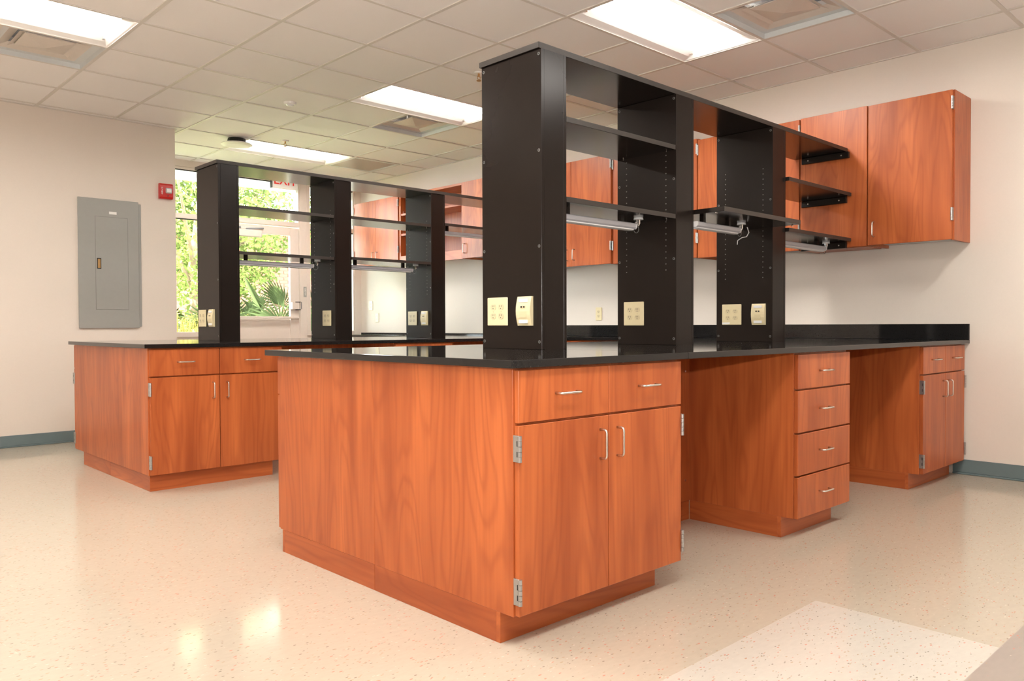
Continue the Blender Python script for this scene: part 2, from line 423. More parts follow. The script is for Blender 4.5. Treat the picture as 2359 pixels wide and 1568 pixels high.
def disc(m, cx, cy, z0, z1, r0, r1, n=20):
    vs = []; fs = []
    for (r, z) in ((r0, z0), (r1, z1)):
        for k in range(n): vs.append((cx+r*math.cos(2*PI*k/n), cy+r*math.sin(2*PI*k/n), z))
    fs = [tuple(range(n))[::-1], tuple(range(n, 2*n))] + [(k, (k+1)%n, n+(k+1)%n, n+k) for k in range(n)]
    return m.add(vs, fs)
t = thing('occupancy_sensor', (1.656, 4.482, GZ+.006), 'small round white occupancy sensor on a ceiling tile', 'sensor')
disc(MB(), 0, 0, -.018, 0, .05, .056).build('base', 'white', t); disc(MB(), 0, 0, -.03, -.018, .022, .034).build('dome', 'acryl', t)
def sprinkler(x, y, label):
    t = thing('fire_sprinkler', (x, y, GZ+.004), label, 'sprinkler', 'pendent ceiling sprinklers')
    disc(MB(), 0, 0, -.008, .002, .034, .036).build('escutcheon', 'white', t)
    m = MB().tube([(0,0,-.006),(0,0,-.03)], .008); m.tube([(-.012,0,-.028),(-.014,0,-.045),(0,0,-.058)], .0025, 6).tube([(.012,0,-.028),(.014,0,-.045),(0,0,-.058)], .0025, 6)
    m.build('frame_arms', 'brass', t); disc(MB(), 0, 0, -.062, -.058, .018, .018, 12).build('deflector', 'brass', t)
sprinkler(2.295, 5.787, 'small brass sprinkler head left of the far troffer')
sprinkler(2.301, 2.775, 'small brass sprinkler head beside the top of the near black column')
t = thing('wireless_access_point', (1.888, 6.03, GZ), 'low white access point dome on the ceiling left of the far troffer', 'access point')
disc(MB(), 0, 0, -.05, 0, .10, .085).build('shadow_mount', 'dark', t)  # black colour paints in the shadow between shell and ceiling
m = MB()
for k, (r, z) in enumerate(((.115, -.012), (.125, -.022), (.118, -.036), (.08, -.045))):
    pass
disc(m, 0, 0, -.060, -.050, .155, .15, 28); disc(m, 0, 0, -.070, -.060, .10, .155, 28); m.build('shell', 'white', t)

# ------------------------------------------------------------------ window wall, door
def frame_bar(nm, x0, z0, x1, z1, y0=YW-.05, y1=YW+.05): return struct(B(x0, y0, z0, x1, z1 and y1, z1, .003).build(nm, 'alu'))
struct(B(XP, YW-.06, GZ-.07, LW, YW+.12, 3.3).build('wall_window_head', 'wall'))
struct(B(4.165, YW-.06, 0, LW, YW+.12, GZ-.07).build('wall_window_end', 'wall'))
struct(B(XP, YW-.03, 0, 2.33, YW+.12, .9).build('wall_window_low', 'wall'))
struct(B(3.457, YW-.03, 0, 4.165, YW+.12, .9).build('wall_window_low', 'wall'))
def win(nm, x0, x1, z0, z1, split, blind=True):
    f = MB(); e = .05
    f.box(x0, YW-.05, z0, x1, YW+.05, z0+.06, .003).box(x0, YW-.05, z1-.03, x1, YW+.05, z1, .003)
    f.box(x0, YW-.05, z0+.06, x0+e, YW+.05, z1-.03, .003).box(x1-e*.4, YW-.05, z0+.06, x1, YW+.05, z1-.03, .003)
    if split: f.box(x0+e, YW-.05, 2.262, x1-e*.4, YW+.05, 2.32, .003)
    o = struct(f.build(nm, 'alu'))
    for a, b in (((z0+.06, 2.262), (2.32, z1-.03)) if split else ((z0+.06, z1-.03),)):
        B(x0+.02, YW-.004, a, x1-.01, YW+.004, b).build('pane', 'glass', o)
        gk = MB().box(x0+e, YW-.045, b-.012, x1-e*.4, YW-.03, b, 0); gk.build('gasket', 'dark', o)
    if blind: B(x0+e, YW+.012, 2.715, x1-e*.4, YW+.02, 2.85).build('head_panel', 'blind', o)['label'] = 'white translucent strip along the window head'
    return o
win('window_1', XP, 2.37, .90, 2.851, True)
win('window_2', 3.457, 4.165, .90, 2.851, True)
win('window_3', 2.42, 3.36, 2.275, 2.851, False)
# jambs
jb = MB().box(2.37, YW-.05, 0, 2.42, YW+.05, 2.851, .003); jb.box(3.36, YW-.05, 0, 3.457, YW+.05, 2.851, .003)
struct(jb.build('trim_1', 'alu'))
dr = struct(MB().box(2.425, YW-.03, .01, 2.545, YW+.02, 2.262, .003).box(3.235, YW-.03, .01, 3.352, YW+.02, 2.262, .003)
            .box(2.545, YW-.03, 2.165, 3.235, YW+.02, 2.262, .003).box(2.545, YW-.03, .01, 3.235, YW+.02, .25, .003).build('door_1', 'alu'))
B(2.545, YW-.006, .25, 3.235, YW+.004, 1.12).build('kick_panel', 'alu', dr)
B(2.545, YW-.012, 1.135, 3.235, YW-.004, 2.17).build('pane', 'glass', dr)
MB().box(2.545, YW-.075, 1.118, 3.33, YW-.02, 1.145, .004).build('push_rail', 'alu', dr)
c = MB().box(2.50, YW-.085, 2.11, 2.836, YW-.03, 2.195, .006).build('closer', 'alu', dr)
MB().tube([(2.58, YW-.06, 2.20), (2.87, YW-.05, 2.225)], .010, 6).tube([(2.58, YW-.06, 2.215), (2.42, YW-.06, 2.24)], .012, 6).build('closer_arm', 'duct', c)
B(2.57, YW-.075, 2.195, 2.63, YW-.045, 2.235, .004).build('pivot', 'alu', c)
lk = MB().box(3.235, YW-.075, 1.235, 3.335, YW-.03, 1.325, .004).build('lock_box', 'alu', dr)
B(3.30, YW-.078, 1.325, 3.352, YW-.03, 1.333).box(3.30, YW-.078, 1.227, 3.352, YW-.03, 1.235).build('lock_slot', 'dark', lk)
B(3.37, YW-.058, 1.24, 3.376, YW-.05, 1.33).build('strike', 'greyline', dr)
sg = tag(B(3.405, YW-.056, 1.395, 3.445, YW-.05, 1.525, .001).build('exit_plaque', 'grey'), 'small grey plaque with vertical white letters on the door jamb', 'sign')
lettering('letters', 'EXIT', .031, 'label', sg, (3.425, YW-.0565, 1.46), (PI/2, 0, 0), True)
ex = thing('exit_sign', (3.07, 7.30, 0), 'white exit sign with red letters hanging before the glazed door', 'sign')
B(-.165, -.02, 2.712, .175, .02, 2.885, .004).build('housing', 'white', ex)
B(-.175, -.022, 2.710, -.165, .022, 2.887).build('end_cap', 'dark', ex)
lettering('letters', 'EXIT', .15, 'redink', ex, (.005, -.0208, 2.805), (PI/2, 0, 0))
B(-.06, -.045, 2.885, .075, .045, 2.921, .006).build('canopy', 'white', ex)
B(-.05, -.047, 2.892, .06, -.044, 2.915).build('canopy_slot', 'dark', ex)

# ------------------------------------------------------------------ cabinets
def pull(parent, c, vert, half=.05, so=.03):
    """bent wire pull centred at c on a front facing -y"""
    x, y, z = c; r = .0042; k = .011; pts = []
    for s, ang in ((-1, 0), (1, 1)):
        seg = [(s*half, 0), (s*half, -so+k)] + [(s*(half-k*(1-math.cos(a))), -so+k-k*math.sin(a)) for a in (PI/6, PI/3, PI/2)]
        pts += seg if s < 0 else seg[::-1]
    P3 = [((x, y+q, z+p) if vert else (x+p, y+q, z)) for p, q in pts]
    return MB().tube(P3, r, 8).build('handle', 'steel', parent, True)
def hinge(parent, x, y, z, side):
    """five-knuckle institutional hinge on a door edge; side +1: leaf towards -x edge face"""
    s = -side
    m = MB().box(x+s*.0, y-.002, z-.042, x+s*.0055, y+.029, z+.042, .001)
    h = m.build('hinge', 'hinge', parent)
    k = MB()
    for q in range(5):
        z0 = z-.042+q*.0168; k.tube([(x+s*.001, y-.005, z0+.0006), (x+s*.001, y-.005, z0+.0162)], .0068, 10)
    k.build('knuckles', 'hinge', h)
    d = MB()
    for q in (1, 3):
        z0 = z-.042+q*.0168; d.box(x+s*.0056, y+.001, z0, x+s*.0062, y+.004, z0+.0168)
    d.build('slots', 'dark', h)
    return h
def front(parent, nm, x0, x1, z0, z1, th=.02):
    return B(x0, 0, z0, x1, th, z1, .0016).build(nm, 'wood', parent)
def toe(parent, x0, x1, y0, y1, left=True, right=True):
    B(x0, y0, 0, x1, y0+.019, .1, .0008).build('toe_kick', 'wood_x', parent)
    if left: B(x0, y0+.019, 0, x0+.019, y1, .1, .0008).build('toe_kick', 'wood_y', parent)
    if right: B(x1-.019, y0+.019, 0, x1, y1, .1, .0008).build('toe_kick', 'wood_y', parent)

def base_cabinet(label, loc, rz, xl, xr, depth, toe_y=.082, toe_x0=None, toe_x1=None, end_l=True, end_r=True, group='two-door base cabinets', split=None, body_l=None, hinges=True):
    """local: x along the front, front plane y = 0, floor z = 0; xl..xr are the outer faces of the fronts"""
    t = thing('base_cabinet', loc, label, 'cabinet', group, rz)
    bl = xl-.007 if body_l is None else body_l; br = xr+.003
    B(bl+.019, .021, .1, br-.019, depth, .888).build('carcass', 'wood', t)
    B(bl, .0205, .1, bl+.019, depth, .888, .0012).build('end_panel', 'wood', t)
    B(br-.019, .0205, .1, br, depth, .888, .0012).build('end_panel', 'wood', t)
    c = (xl+xr)/2 if split is None else split
    for a, b, s in ((xl, c-.0018, 1), (c+.0018, xr, -1)):
        d = front(t, 'drawer', a, b, .714, .880); pull(d, ((a+b)/2, 0, .800), False)
        d = front(t, 'door', a, b, .103, .706)
        pull(d, (b-.045 if s > 0 else a+.045, 0, .610), True)
        for z in ((.634, .182) if hinges else ()): hinge(d, xl if s > 0 else xr, 0, z, s)
    toe(t, bl if toe_x0 is None else toe_x0, (br-.055) if toe_x1 is None else toe_x1, toe_y, depth)
    return t
def drawer_unit(label, loc, rz, xl, xr, depth, toe_x1):
    t = thing('drawer_cabinet', loc, label, 'cabinet', 'four-drawer base cabinets', rz)
    bl = xl-.005; br = xr
    B(bl+.019, .021, .1, br-.019, depth, .888).build('carcass', 'wood', t)
    B(bl, .0205, .1, bl+.019, depth, .888, .0012).build('end_panel', 'wood', t)
    B(br-.019, .0205, .1, br, depth, .888, .0012).build('end_panel', 'wood', t)
    for z0, z1, hz in ((.715, .879, .797), (.508, .707, .612), (.304, .500, .408), (.100, .296, .205)):
        d = front(t, 'drawer', xl, xr, z0, z1); pull(d, ((xl+xr)/2-.012, 0, hz), False)
    toe(t, bl, toe_x1, .082, depth-.02)
    return t
def knee_panel(label, loc, rz, x0, x1):
    t = thing('knee_space_panel', loc, label, 'panel', 'panels closing the knee spaces', rz)
    B(x0, .597, .1, x1, .616, .888, .0008).build('board', 'wood', t)
    B(x0, .600, 0, x1, .616, .0985, .0008).build('toe_kick', 'wood_x', t)
    for z in (.21, .78):
        m = MB(); m.tube([(x1-.04, .594, z), (x1-.04, .598, z)], .006, 8); m.build('screw', 'chrome', t)
    return t

def peninsula(x, y, which, toe_y, toe_dx):
    o = (x, y, 0); n = which
    base_cabinet(f'two-door two-drawer cherry cabinet at the open end of the {n} peninsula, front side', o, 0, .048, .925, .797,
                 toe_y=toe_y, toe_x0=.041+toe_dx, toe_x1=.867, split=.4865)
    base_cabinet(f'cherry cabinet backing onto the end of the {n} peninsula, far side', (x+.97, y+(1.58 if n == 'near' else 1.5955), 0), PI, .048, .925, (.782 if n == 'near' else .7975),
                 toe_y=.043 if which == 'near' else .19, toe_x0=.103, toe_x1=.929-toe_dx, hinges=which == 'far')
    knee_panel(f'cherry knee space panel left of the four-drawer cabinet, {n} peninsula', o, 0, .93, 1.87)
    drawer_unit(f'four-drawer cherry cabinet in the middle of the {n} peninsula', o, 0, 1.876, 2.44, .617, 2.405)
    knee_panel(f'cherry knee space panel right of the four-drawer cabinet, {n} peninsula', o, 0, 2.445, 3.462)
    base_cabinet(f'cherry cabinet at the wall end of the {n} peninsula', o, 0, 3.472, 4.222, .80, toe_x1=4.19, split=3.86)
peninsula(0, .02, 'near', .082, 0)
peninsula(.025, 3.305, 'far', .035, .012)
# cabinets of the wall counter
base_cabinet('low cherry cabinet under the wall counter between the peninsulas', (3.62, 3.22, 0), -PI/2, .02, 1.50, .60, group='wall counter base cabinets')
base_cabinet('low cherry cabinet under the wall counter near the windows', (3.62, 7.3, 0), -PI/2, .02, 1.15, .60, group='wall counter base cabinets')

# countertops
def counter(name, label, slabs, group='black resin worktops'):
    x0, y0 = slabs[0][0], slabs[0][1]
    t = thing(name, (x0, y0, HT-TC), label, 'worktop', group)
    for (a, b, c, d) in slabs: B(a-x0, b-y0, 0, c-x0, d-y0, TC, .0016).build('slab', 'resin', t)
    return t
counter('countertop', 'black resin worktop of the near peninsula', [(0, 0, .9445, 1.635), (.9455, 0, LW-.001, 1.635)])
counter('countertop', 'black resin worktop of the far peninsula', [(.037, 3.287, .9415, 4.92), (.9425, 3.287, 2.4, 4.92), (2.401, 3.287, LW-.001, 4.92)])
counter('countertop', 'black resin worktop along the wall between the peninsulas', [(3.60, 1.636, LW-.001, 3.286)])
counter('countertop', 'black resin worktop along the wall near the windows', [(3.60, 4.921, LW-.001, 7.43)])
bs = thing('backsplash', (LW-.019, 0, HT), 'black resin upstand along the wall behind the near worktop', 'backsplash')
B(0, 0, .0005, .0185, 1.634, .107, .0016).build('board', 'resin', bs); B(0, 1.636, .0005, .0185, 3.9, .107, .0016).build('board', 'resin', bs)
tag(B(LW-.014, 4.93, HT+.0005, LW-.0005, 7.43, HT+.02, .001).build('backsplash_strip', 'resin'), 'thin black strip where the worktop meets the wall near the windows', 'trim')

# wall cabinets: local x runs from the +y end towards the viewer, front faces -x in the world
def wall_loc(y1): return (XF, y1, 0)
def pull_w(d, x, z): return pull(d, (x, 0, z), True)
DEP = LW-XF-.001
def wall_cab(label, y0, y1, z0, z1, doors, hr=True, end_r=False, hl=False, group='wall cabinets'):
    t = thing('wall_cabinet', (XF, y1, z0), label, 'cabinet', group, -PI/2); W = y1-y0; H = z1-z0
    B(0, .021, 0, .019, DEP, H, .001).build('end_panel', 'wood', t)
    B(W-.019, .021, 0, W, DEP, H, .001).build('end_panel', 'wood', t)
    B(.019, .021, .022, W-.019, DEP, .040).build('bottom', 'cabwhite', t)
    B(.019, .021, H-.019, W-.019, DEP, H).build('top', 'wood_x', t)
    B(.019, DEP-.012, .040, W-.019, DEP, H-.019).build('back', 'wood', t)
    e = .004; xs = [e] + [W*(k+1)/doors for k in range(doors-1)] + [W-e-(.006 if end_r else 0)]
    for k in range(doors):
        a, b = xs[k]+.0016*(k > 0), xs[k+1]-.0016*(k < doors-1)
        d = front(t, 'door', a, b, .002, H-.002)
        right_hinged = (k == doors-1)
        pull_w(d, (a+.042) if right_hinged else (b-.042), .11)
        for z in (H-.085, .165):
            if right_hinged: hinge(d, b, 0, z, -1)
            else: hinge(d, a, 0, z, 1)
    return t
wall_cab('tall single-door cherry wall cabinet at the right end of the row', .003, .552, 1.566, 2.532, 1, end_r=True)
wall_cab('tall two-door cherry wall cabinet left of the plain filler panel', 1.046, 1.925, 1.566, 2.532, 2)
wall_cab('second tall two-door cherry wall cabinet from the plain filler panel', 1.93, 2.815, 1.570, 2.545, 2)
wall_cab('tall two-door cherry wall cabinet seen just right of the near black column', 2.836, 3.81, 1.575, 2.565, 2)
wall_cab('short single-door cherry wall cabinet right of the open shelf unit', 4.45, 4.922, 1.752, 2.584, 1)
wall_cab('short two-door cherry wall cabinet nearest the windows', 6.115, 7.088, 1.775, 2.584, 2)
def filler(y0, y1, z0, z1, label):
    t = thing('filler_panel', (XF, y1, z0), label, 'panel', 'filler panels between wall cabinets', -PI/2); W = y1-y0; H = z1-z0
    B(0, 0, 0, W, .021, H, .0015).build('face_board', 'wood', t)
    B(0, .0215, -.004, W, .26, H, .001).build('chase', 'wood', t)
filler(.557, 1.040, 1.566, 2.534, 'plain cherry filler panel where the near black shelves end')
filler(3.816, 4.445, 1.66, 2.57, 'plain cherry filler panel where the far black shelves end')
def open_unit():
    y0, y1, z0, z1 = 4.927, 6.11, 1.752, 2.584
    t = thing('open_shelf_unit', (XF+.012, y1, z0), 'open-fronted cherry wall shelf unit without doors', 'cabinet', None, -PI/2); W = y1-y0; H = z1-z0; D = DEP-.013
    B(0, 0, 0, .03, D, H, .001).build('end_panel', 'wood', t); B(W-.019, 0, 0, W, D, H, .001).build('end_panel', 'wood', t)
    B(.03, 0, H-.026, W-.019, D, H, .001).build('top', 'wood_x', t); B(.03, 0, 0, W-.019, .02, .102, .001).build('bottom_rail', 'wood_x', t)
    B(.03, .02, .08, W-.019, D, .1).build('bottom', 'wood_x', t); B(.03, D-.012, .1, W-.019, D, H-.026).build('back', 'wood', t)
    for z in (.585, .345): B(.032, .004, z, W-.021, D-.013, z+.024, .001).build('shelf', 'wood_x', t)
    for z in (.61, .37):
        B(.0305, .03, z-.035, .037, .05, z+.03).build('shelf_clip', 'chrome', t)
open_unit()

# ------------------------------------------------------------------ black reagent shelving
CW, CD = .162, .394
def column(label, x, yc, top, outside):
    """x: left (-x) face, yc: centre in y"""
    t = thing('shelf_column', (x, yc, HT), label, 'column', 'black shelf columns'); H = top-HT; d = CD/2
    B(0, -d, 0, .019, d, H, .0012).build('side_panel', 'black', t)
    B(CW-.019, -d, 0, CW, d, H, .0012).build('side_panel', 'black', t)
    B(.0195, -d+.001, 0, CW-.0195, -d+.02, H).build('face_panel', 'black', t)
    B(.0195, d-.02, 0, CW-.0195, d-.001, H).build('face_panel', 'black', t)
    for z in (.034, .457, .878, H-.022):
        for y in (-d+.015, d-.004-.011):
            m = MB()
            n = 12
            m.tube([(-.0016, y, z), (.001, y, z)], .0068, n); s = m.build('screw', 'greyline', t)
            MB().tube([(-.0022, y, z), (-.001, y, z)], .0042, 10).build('socket', 'dark', s)
    m = MB()
    for fx in ((-.0005,) if not outside else ()) + (CW+.0005,):
        for y in (-d+.065, d-.065):
            for k in range(22):
                z = .40+k*.032
                m.tube([(fx-.0004, y, z), (fx+.0004, y, z)], .0032, 6)
    h = m.build('pin_holes', 'greyline', t); h['kind'] = 'stuff'
    return t
Z1, Z2 = 2.236, 2.236
Y1C, Y2C = .882, 4.245
for x, yc, zt, lab, outl in ((.8336, Y1C, Z1, 'large black shelf column nearest the viewer, on the near worktop', True), (1.8478, Y1C, Z1, 'middle black shelf column on the near worktop', False), (2.8644, Y1C, Z1, 'black shelf column on the near worktop closest to the wall', False),
                             (.833, Y2C, Z2, 'leftmost black shelf column, on the far worktop by the windows', True), (1.8184, Y2C, Z2, 'middle black shelf column on the far worktop', False), (2.8276, Y2C, Z2, 'black shelf column on the far worktop closest to the wall', False)):
    column(lab, x, yc, zt, outl)

def board(name, label, x0, x1, y0, y1, z0, z1, group):
    t = thing(name, (x0, y0, z0), label, 'shelf', group)
    B(0, .0025, 0, x1-x0, y1-y0-.0025, z1-z0, .001).build('board', 'board', t)
    B(.001, 0, .0003, x1-x0-.001, .002, z1-z0-.0003).build('edge_band', 'blackedge', t)
    if x0 < 1: B(-.002, .0005, .0003, -.0002, y1-y0-.0005, z1-z0-.0003).build('edge_band', 'blackedge', t)
    return t
def pins(t, x0, x1, y0, y1):
    for x in (.004, x1-x0-.004):
        for y in (.05, y1-y0-.05):
            MB().tube([(x-.006 if x < .1 else x+.006, y, -.004), (x+.008 if x < .1 else x-.008, y, -.004)], .003, 6).build('shelf_pin', 'chrome', t)
b = board('top_shelf', 'long black top board across the near shelf columns', .8245, XF-.001, .69, 1.085, Z1+.001, Z1+.0264, 'black top boards')
b = board('top_shelf', 'long black top board across the far shelf columns', .825, XF-.001, 4.045, 4.45, Z2+.001, Z2+.0264, 'black top boards')
def cleat(label, y0, y1, z, xx=XF):
    t = thing('shelf_cleat', (xx-.026, y0, z-.045), label, 'bracket', 'black cleats on the filler panel')
    MB().prism([(0, .0), (0, .0445), (.025, .0445), (.025, .0)][::1], 1, 0, 1) if False else None
    B(0, 0, 0, .0255, y1-y0, .0445, .002).build('bar', 'black', t)
    for y in (.05, y1-y0-.05): MB().tube([(-.001, y, .022), (.001, y, .022)], .005, 8).build('screw', 'steel', t)
SH = [  # label, x0, x1, y0, y1, z0, z1
 ('upper black shelf in the first bay of the near unit', .998, 1.846, .687, 1.077, 1.943, 1.967),
 ('lower black shelf with lamp in the first bay of the near unit', .998, 1.846, .687, 1.077, 1.581, 1.605),
 ('black shelf pulled forward out of the second bay of the near unit', 2.015, 2.857, .50, .89, 1.618, 1.643),
 ('middle black shelf between the near unit and the cherry filler panel', 3.029, XF-.001, .662, 1.055, 1.922, 1.946),
 ('lowest black shelf with lamp between the near unit and the filler panel', 3.029, XF-.001, .662, 1.055, 1.604, 1.628),
 ('upper black shelf in the first bay of the far unit', .997, 1.816, 4.05, 4.44, 1.918, 1.942),
 ('lower black shelf with lamp in the first bay of the far unit', .997, 1.816, 4.05, 4.44, 1.570, 1.594),
 ('upper black shelf in the second bay of the far unit', 1.983, 2.826, 4.05, 4.44, 1.926, 1.950),
 ('lower black shelf with lamp in the second bay of the far unit', 1.983, 2.826, 4.05, 4.44, 1.582, 1.606),
 ('black shelf with lamp in the third bay of the far unit', 2.992, XF-.001, 4.05, 4.44, 1.953, 1.977)]
for (lab, x0, x1, y0, y1, z0, z1) in SH:
    t = board('shelf', lab, x0, x1, y0, y1, z0, z1, 'black shelves'); pins(t, x0, x1, y0, y1)
cleat('black cleat under the right end of the near top board', .675, 1.02, Z1)
cleat('black cleat under the right end of the middle near shelf', .69, 1.02, 1.921)
cleat('black cleat under the right end of the lowest near shelf', .69, 1.02, 1.603)

def shelf_lamp(label, x0, x1, y, ztop, end=True):
    """strip lamp hung under a shelf whose underside is ztop"""
    t = thing('shelf_lamp', (x0, y, ztop), label, 'lamp', 'strip lamps under the shelves'); L = x1-x0
    zt, zb = -.036, -.066
    prof = [(-.028, zb+.008), (-.020, zb), (.020, zb), (.028, zb+.008), (.030, zt-.004), (.026, zt), (-.026, zt), (-.030, zt-.004)]
    MB().prism(prof, 0, 0, L).build('housing', 'lamp', t)
    MB().prism([(-.0205, zb+.004), (-.0205, zb-.004), (-.012, zb-.008), (.012, zb-.008), (.0205, zb-.004), (.0205, zb+.004)], 0, .012, L-.012).build('lens', 'acryl', t)
    MB().prism([(p*1.05, q*1.02+.001) for p, q in prof], 0, L-.001, L+.006).build('end_cap', 'acryl', t)
    MB().prism([(p*1.05, q*1.02+.001) for p, q in prof], 0, -.006, .001).build('end_cap', 'acryl', t)
    for x in (.09, L-.09): B(x-.012, -.012, zt-.001, x+.012, .012, -.0005).build('bracket', 'black', t)
    if end:
        m = MB(); disc(m, L+.055, 0, -.011, -.0005, .026, .024, 16); m.build('cord_holder', 'acryl', t)
        m = MB().tube([(L+.006, 0, zt-.008), (L+.025, .0, -.03), (L+.045, 0, -.02)], .004, 6); m.tube([(L+.055, 0, -.01), (L+.058, 0, -.03), (L+.052, 0, -.044)], [.011, .009, .005], 8)
        m.build('cord_connector', 'chrome', t)
        pts = [(L+.04+.022*math.cos(a), .004, -.058+.022*math.sin(a)) for a in [k*2*PI/14 for k in range(15)]]
        MB().tube(pts, .0018, 5, False).build('cord_loop', 'greyline', t)
    return t
shelf_lamp('grey strip lamp under the first bay shelf of the near unit', 1.03, 1.62, .80, 1.581)
l2 = shelf_lamp('grey strip lamp under the pulled-out shelf of the near unit', 2.03, 2.47, .70, 1.618)
shelf_lamp('grey strip lamp under the lowest shelf by the filler panel', 3.05, 3.78, .80, 1.604)
shelf_lamp('grey strip lamp under the first bay shelf of the far unit', 1.01, 1.672, 4.17, 1.570)
shelf_lamp('grey strip lamp under the second bay shelf of the far unit', 2.0, 2.685, 4.17, 1.582)
shelf_lamp('grey strip lamp under the third bay shelf of the far unit', 3.02, 3.70, 4.17, 1.953)
MB().tube([(.56, 0, -.02), (.58, .0, -.05), (.57, .01, -.075), (.535, .02, -.082), (.505, .03, -.10), (.50, .03, -.125)], .0028, 6).build('cord', 'acryl', l2)

# ------------------------------------------------------------------ outlets; local front faces -y, centred
def outlet(label, loc, rz, w_=.138, h=.131, cols=2, group='four-socket power plates', ports=True):
    t = thing('power_outlet', loc, label, 'outlet', group, rz)
    B(-w_/2, -.007, -h/2, w_/2, 0, h/2, .003).build('face_plate', 'ivory', t)
    for cx in ((-.026, .026) if cols == 2 else (0,)):
        for cz in (.021, -.021):
            m = MB(); n = 16; poly = []
            for k in range(n):
                a = 2*PI*k/n; poly.append((max(-.014, min(.014, .0175*math.sin(a))), .0165*math.cos(a)))
            vs = [(cx+p*1.1, -.0085, cz+q*.95) for q, p in [(b_, a_) for a_, b_ in [(pp[1], pp[0]) for pp in poly]]] + [(cx+p*1.1, -.006, cz+q*.95) for q, p in [(b_, a_) for a_, b_ in [(pp[1], pp[0]) for pp in poly]]]
            m.add(vs, [tuple(range(n)), tuple(range(n, 2*n))] + [(k, (k+1)%n, n+(k+1)%n, n+k) for k in range(n)])
            s = m.build('socket', 'ivory2', t)
            d = MB()
            for sx in (-1, 1): d.box(cx+sx*.006-.001, -.0090, cz+.0005, cx+sx*.006+.001, -.0084, cz+.0085)
            d.tube([(cx, -.0090, cz-.007), (cx, -.0084, cz-.007)], .0024, 8); d.build('slots', 'dark', s)
        MB().tube([(cx, -.0082, 0), (cx, -.006, 0)], .003, 8).build('screw', 'ivory2', t)
    return t
def data_plate(label, loc, rz, w_=.09, h=.131):
    t = thing('data_outlet', loc, label, 'outlet', 'curved data plates', rz); n = 8
    arc = [(-.010-.012*math.sin(PI*k/n), -h/2+h*k/n) for k in range(n+1)]
    poly = [(0, -h/2)] + arc + [(0, h/2)]
    MB().prism(poly, 0, -w_/2, w_/2).build('face_plate', 'ivory', t)
    for z in (.047, -.047): B(-.027, -.0205, z-.0075, .027, -.0155, z+.0075).build('label_strip', 'label', t)
    for x in (-.0085, .0085):
        j = B(x-.007, -.0228, .012, x+.007, -.018, .024).build('jack', 'ivory2', t); B(x-.005, -.0232, .015, x+.005, -.0226, .022).build('port', 'dark', j)
    B(-.02, -.0226, -.03, .02, -.0212, -.002).build('blank_insert', 'ivory2', t)
    return t
R9 = -PI/2; ZC = 1.0855
outlet('four-socket ivory plate on the large nearest black column', (.8331, .969, ZC), R9)
data_plate('curved ivory data plate on the large nearest black column', (.8331, .783, ZC), R9)
outlet('four-socket ivory plate alone on the middle near column', (1.8473, .962, ZC-.002), R9)
o = outlet('four-socket ivory plate with white sticker, near column closest to the wall', (2.8639, .965, ZC), R9)
B(-.066, -.0076, -.062, -.012, -.0068, -.050).build('sticker', 'label', o)
data_plate('curved ivory data plate on the near column closest to the wall', (2.8639, .774, ZC), R9)
outlet('four-socket ivory plate on the leftmost far column', (.8325, 4.348, ZC), R9)
data_plate('curved ivory data plate on the leftmost far column', (.8325, 4.170, ZC), R9)
outlet('four-socket ivory plate alone on the middle far column', (1.8179, 4.174, ZC+.002), R9)
outlet('four-socket ivory plate on the far column closest to the wall', (2.8271, 4.336, ZC+.006), R9)
data_plate('curved ivory data plate on the far column closest to the wall', (2.8271, 4.146, ZC+.006), R9)
outlet('two-socket ivory plate on the wall above the near backsplash', (LW-.0003, 3.259, 1.13), R9, .078, .127, 1, 'two-socket wall plates')
outlet('upper left of the two ivory plates on the wall by the windows', (LW-.0003, 7.205, 1.29), R9, .09, .122, 1, 'two-socket wall plates')
outlet('lower right of the two ivory plates on the wall by the windows', (LW-.0003, 7.06, 1.13), R9, .078, .122, 1, 'two-socket wall plates')

# ------------------------------------------------------------------ left wall: electrical panel, fire alarm
ep = thing('electrical_panel', (.67, YP, 1.6), 'large grey electrical panel on the left wall', 'electrical panel')
B(-.256, -.024, -.590, .259, -.010, .582, .002).build('cover', 'grey', ep)
B(-.245, -.010, -.575, .286, -.0003, .566, .002).build('back_box', 'grey', ep)
d = B(-.114, -.0265, -.419, .162, -.0242, .420, .0008).build('door', 'grey', ep)
m = MB(); e = .0022
m.box(-.114-e, -.0246, -.419-e, .162+e, -.0238, -.419).box(-.114-e, -.0246, .420, .162+e, -.0238, .420+e).box(-.114-e, -.0246, -.419, -.114, -.0238, .420).box(.162, -.0246, -.419, .162+e, -.0238, .420)
m.build('door_joint', 'greyline', ep)
lt = B(-.104, -.030, -.052, -.069, -.0262, .044, .001).build('latch', 'dark', d); B(-.098, -.0325, -.045, -.075, -.0298, .037, .001).build('latch_lever', 'brass', lt)
B(.004, -.0255, .448, .068, -.0240, .472).build('name_tag', 'label', ep)
fa = thing('fire_alarm', (1.182, YP, 2.312), 'red fire alarm strobe with clear lens on the left wall', 'fire alarm')
m = MB().prism([(-.0005, -.072), (-.034, -.072), (-.044, -.055), (-.047, 0), (-.044, .055), (-.034, .072), (-.0005, .072)], 0, -.061, .061)
m.build('body', 'red', fa)
lens = MB(); ln = []
lens.box(-.012, -.060, -.022, .047, -.045, .030, .008); lens.build('strobe_lens', 'strobe', fa)
MB().box(-.004, -.0645, -.012, .039, -.0585, .02, .004).build('reflector', 'acryl', fa)
MB().tube([(.012, -.050, -.045), (.012, -.043, -.045)], .005, 8).build('sounder_hole', 'dark', fa)
lettering('letters', 'FIRE', .022, 'label', fa, (-.043, -.0478, .0), (PI/2, 0, 0), True)

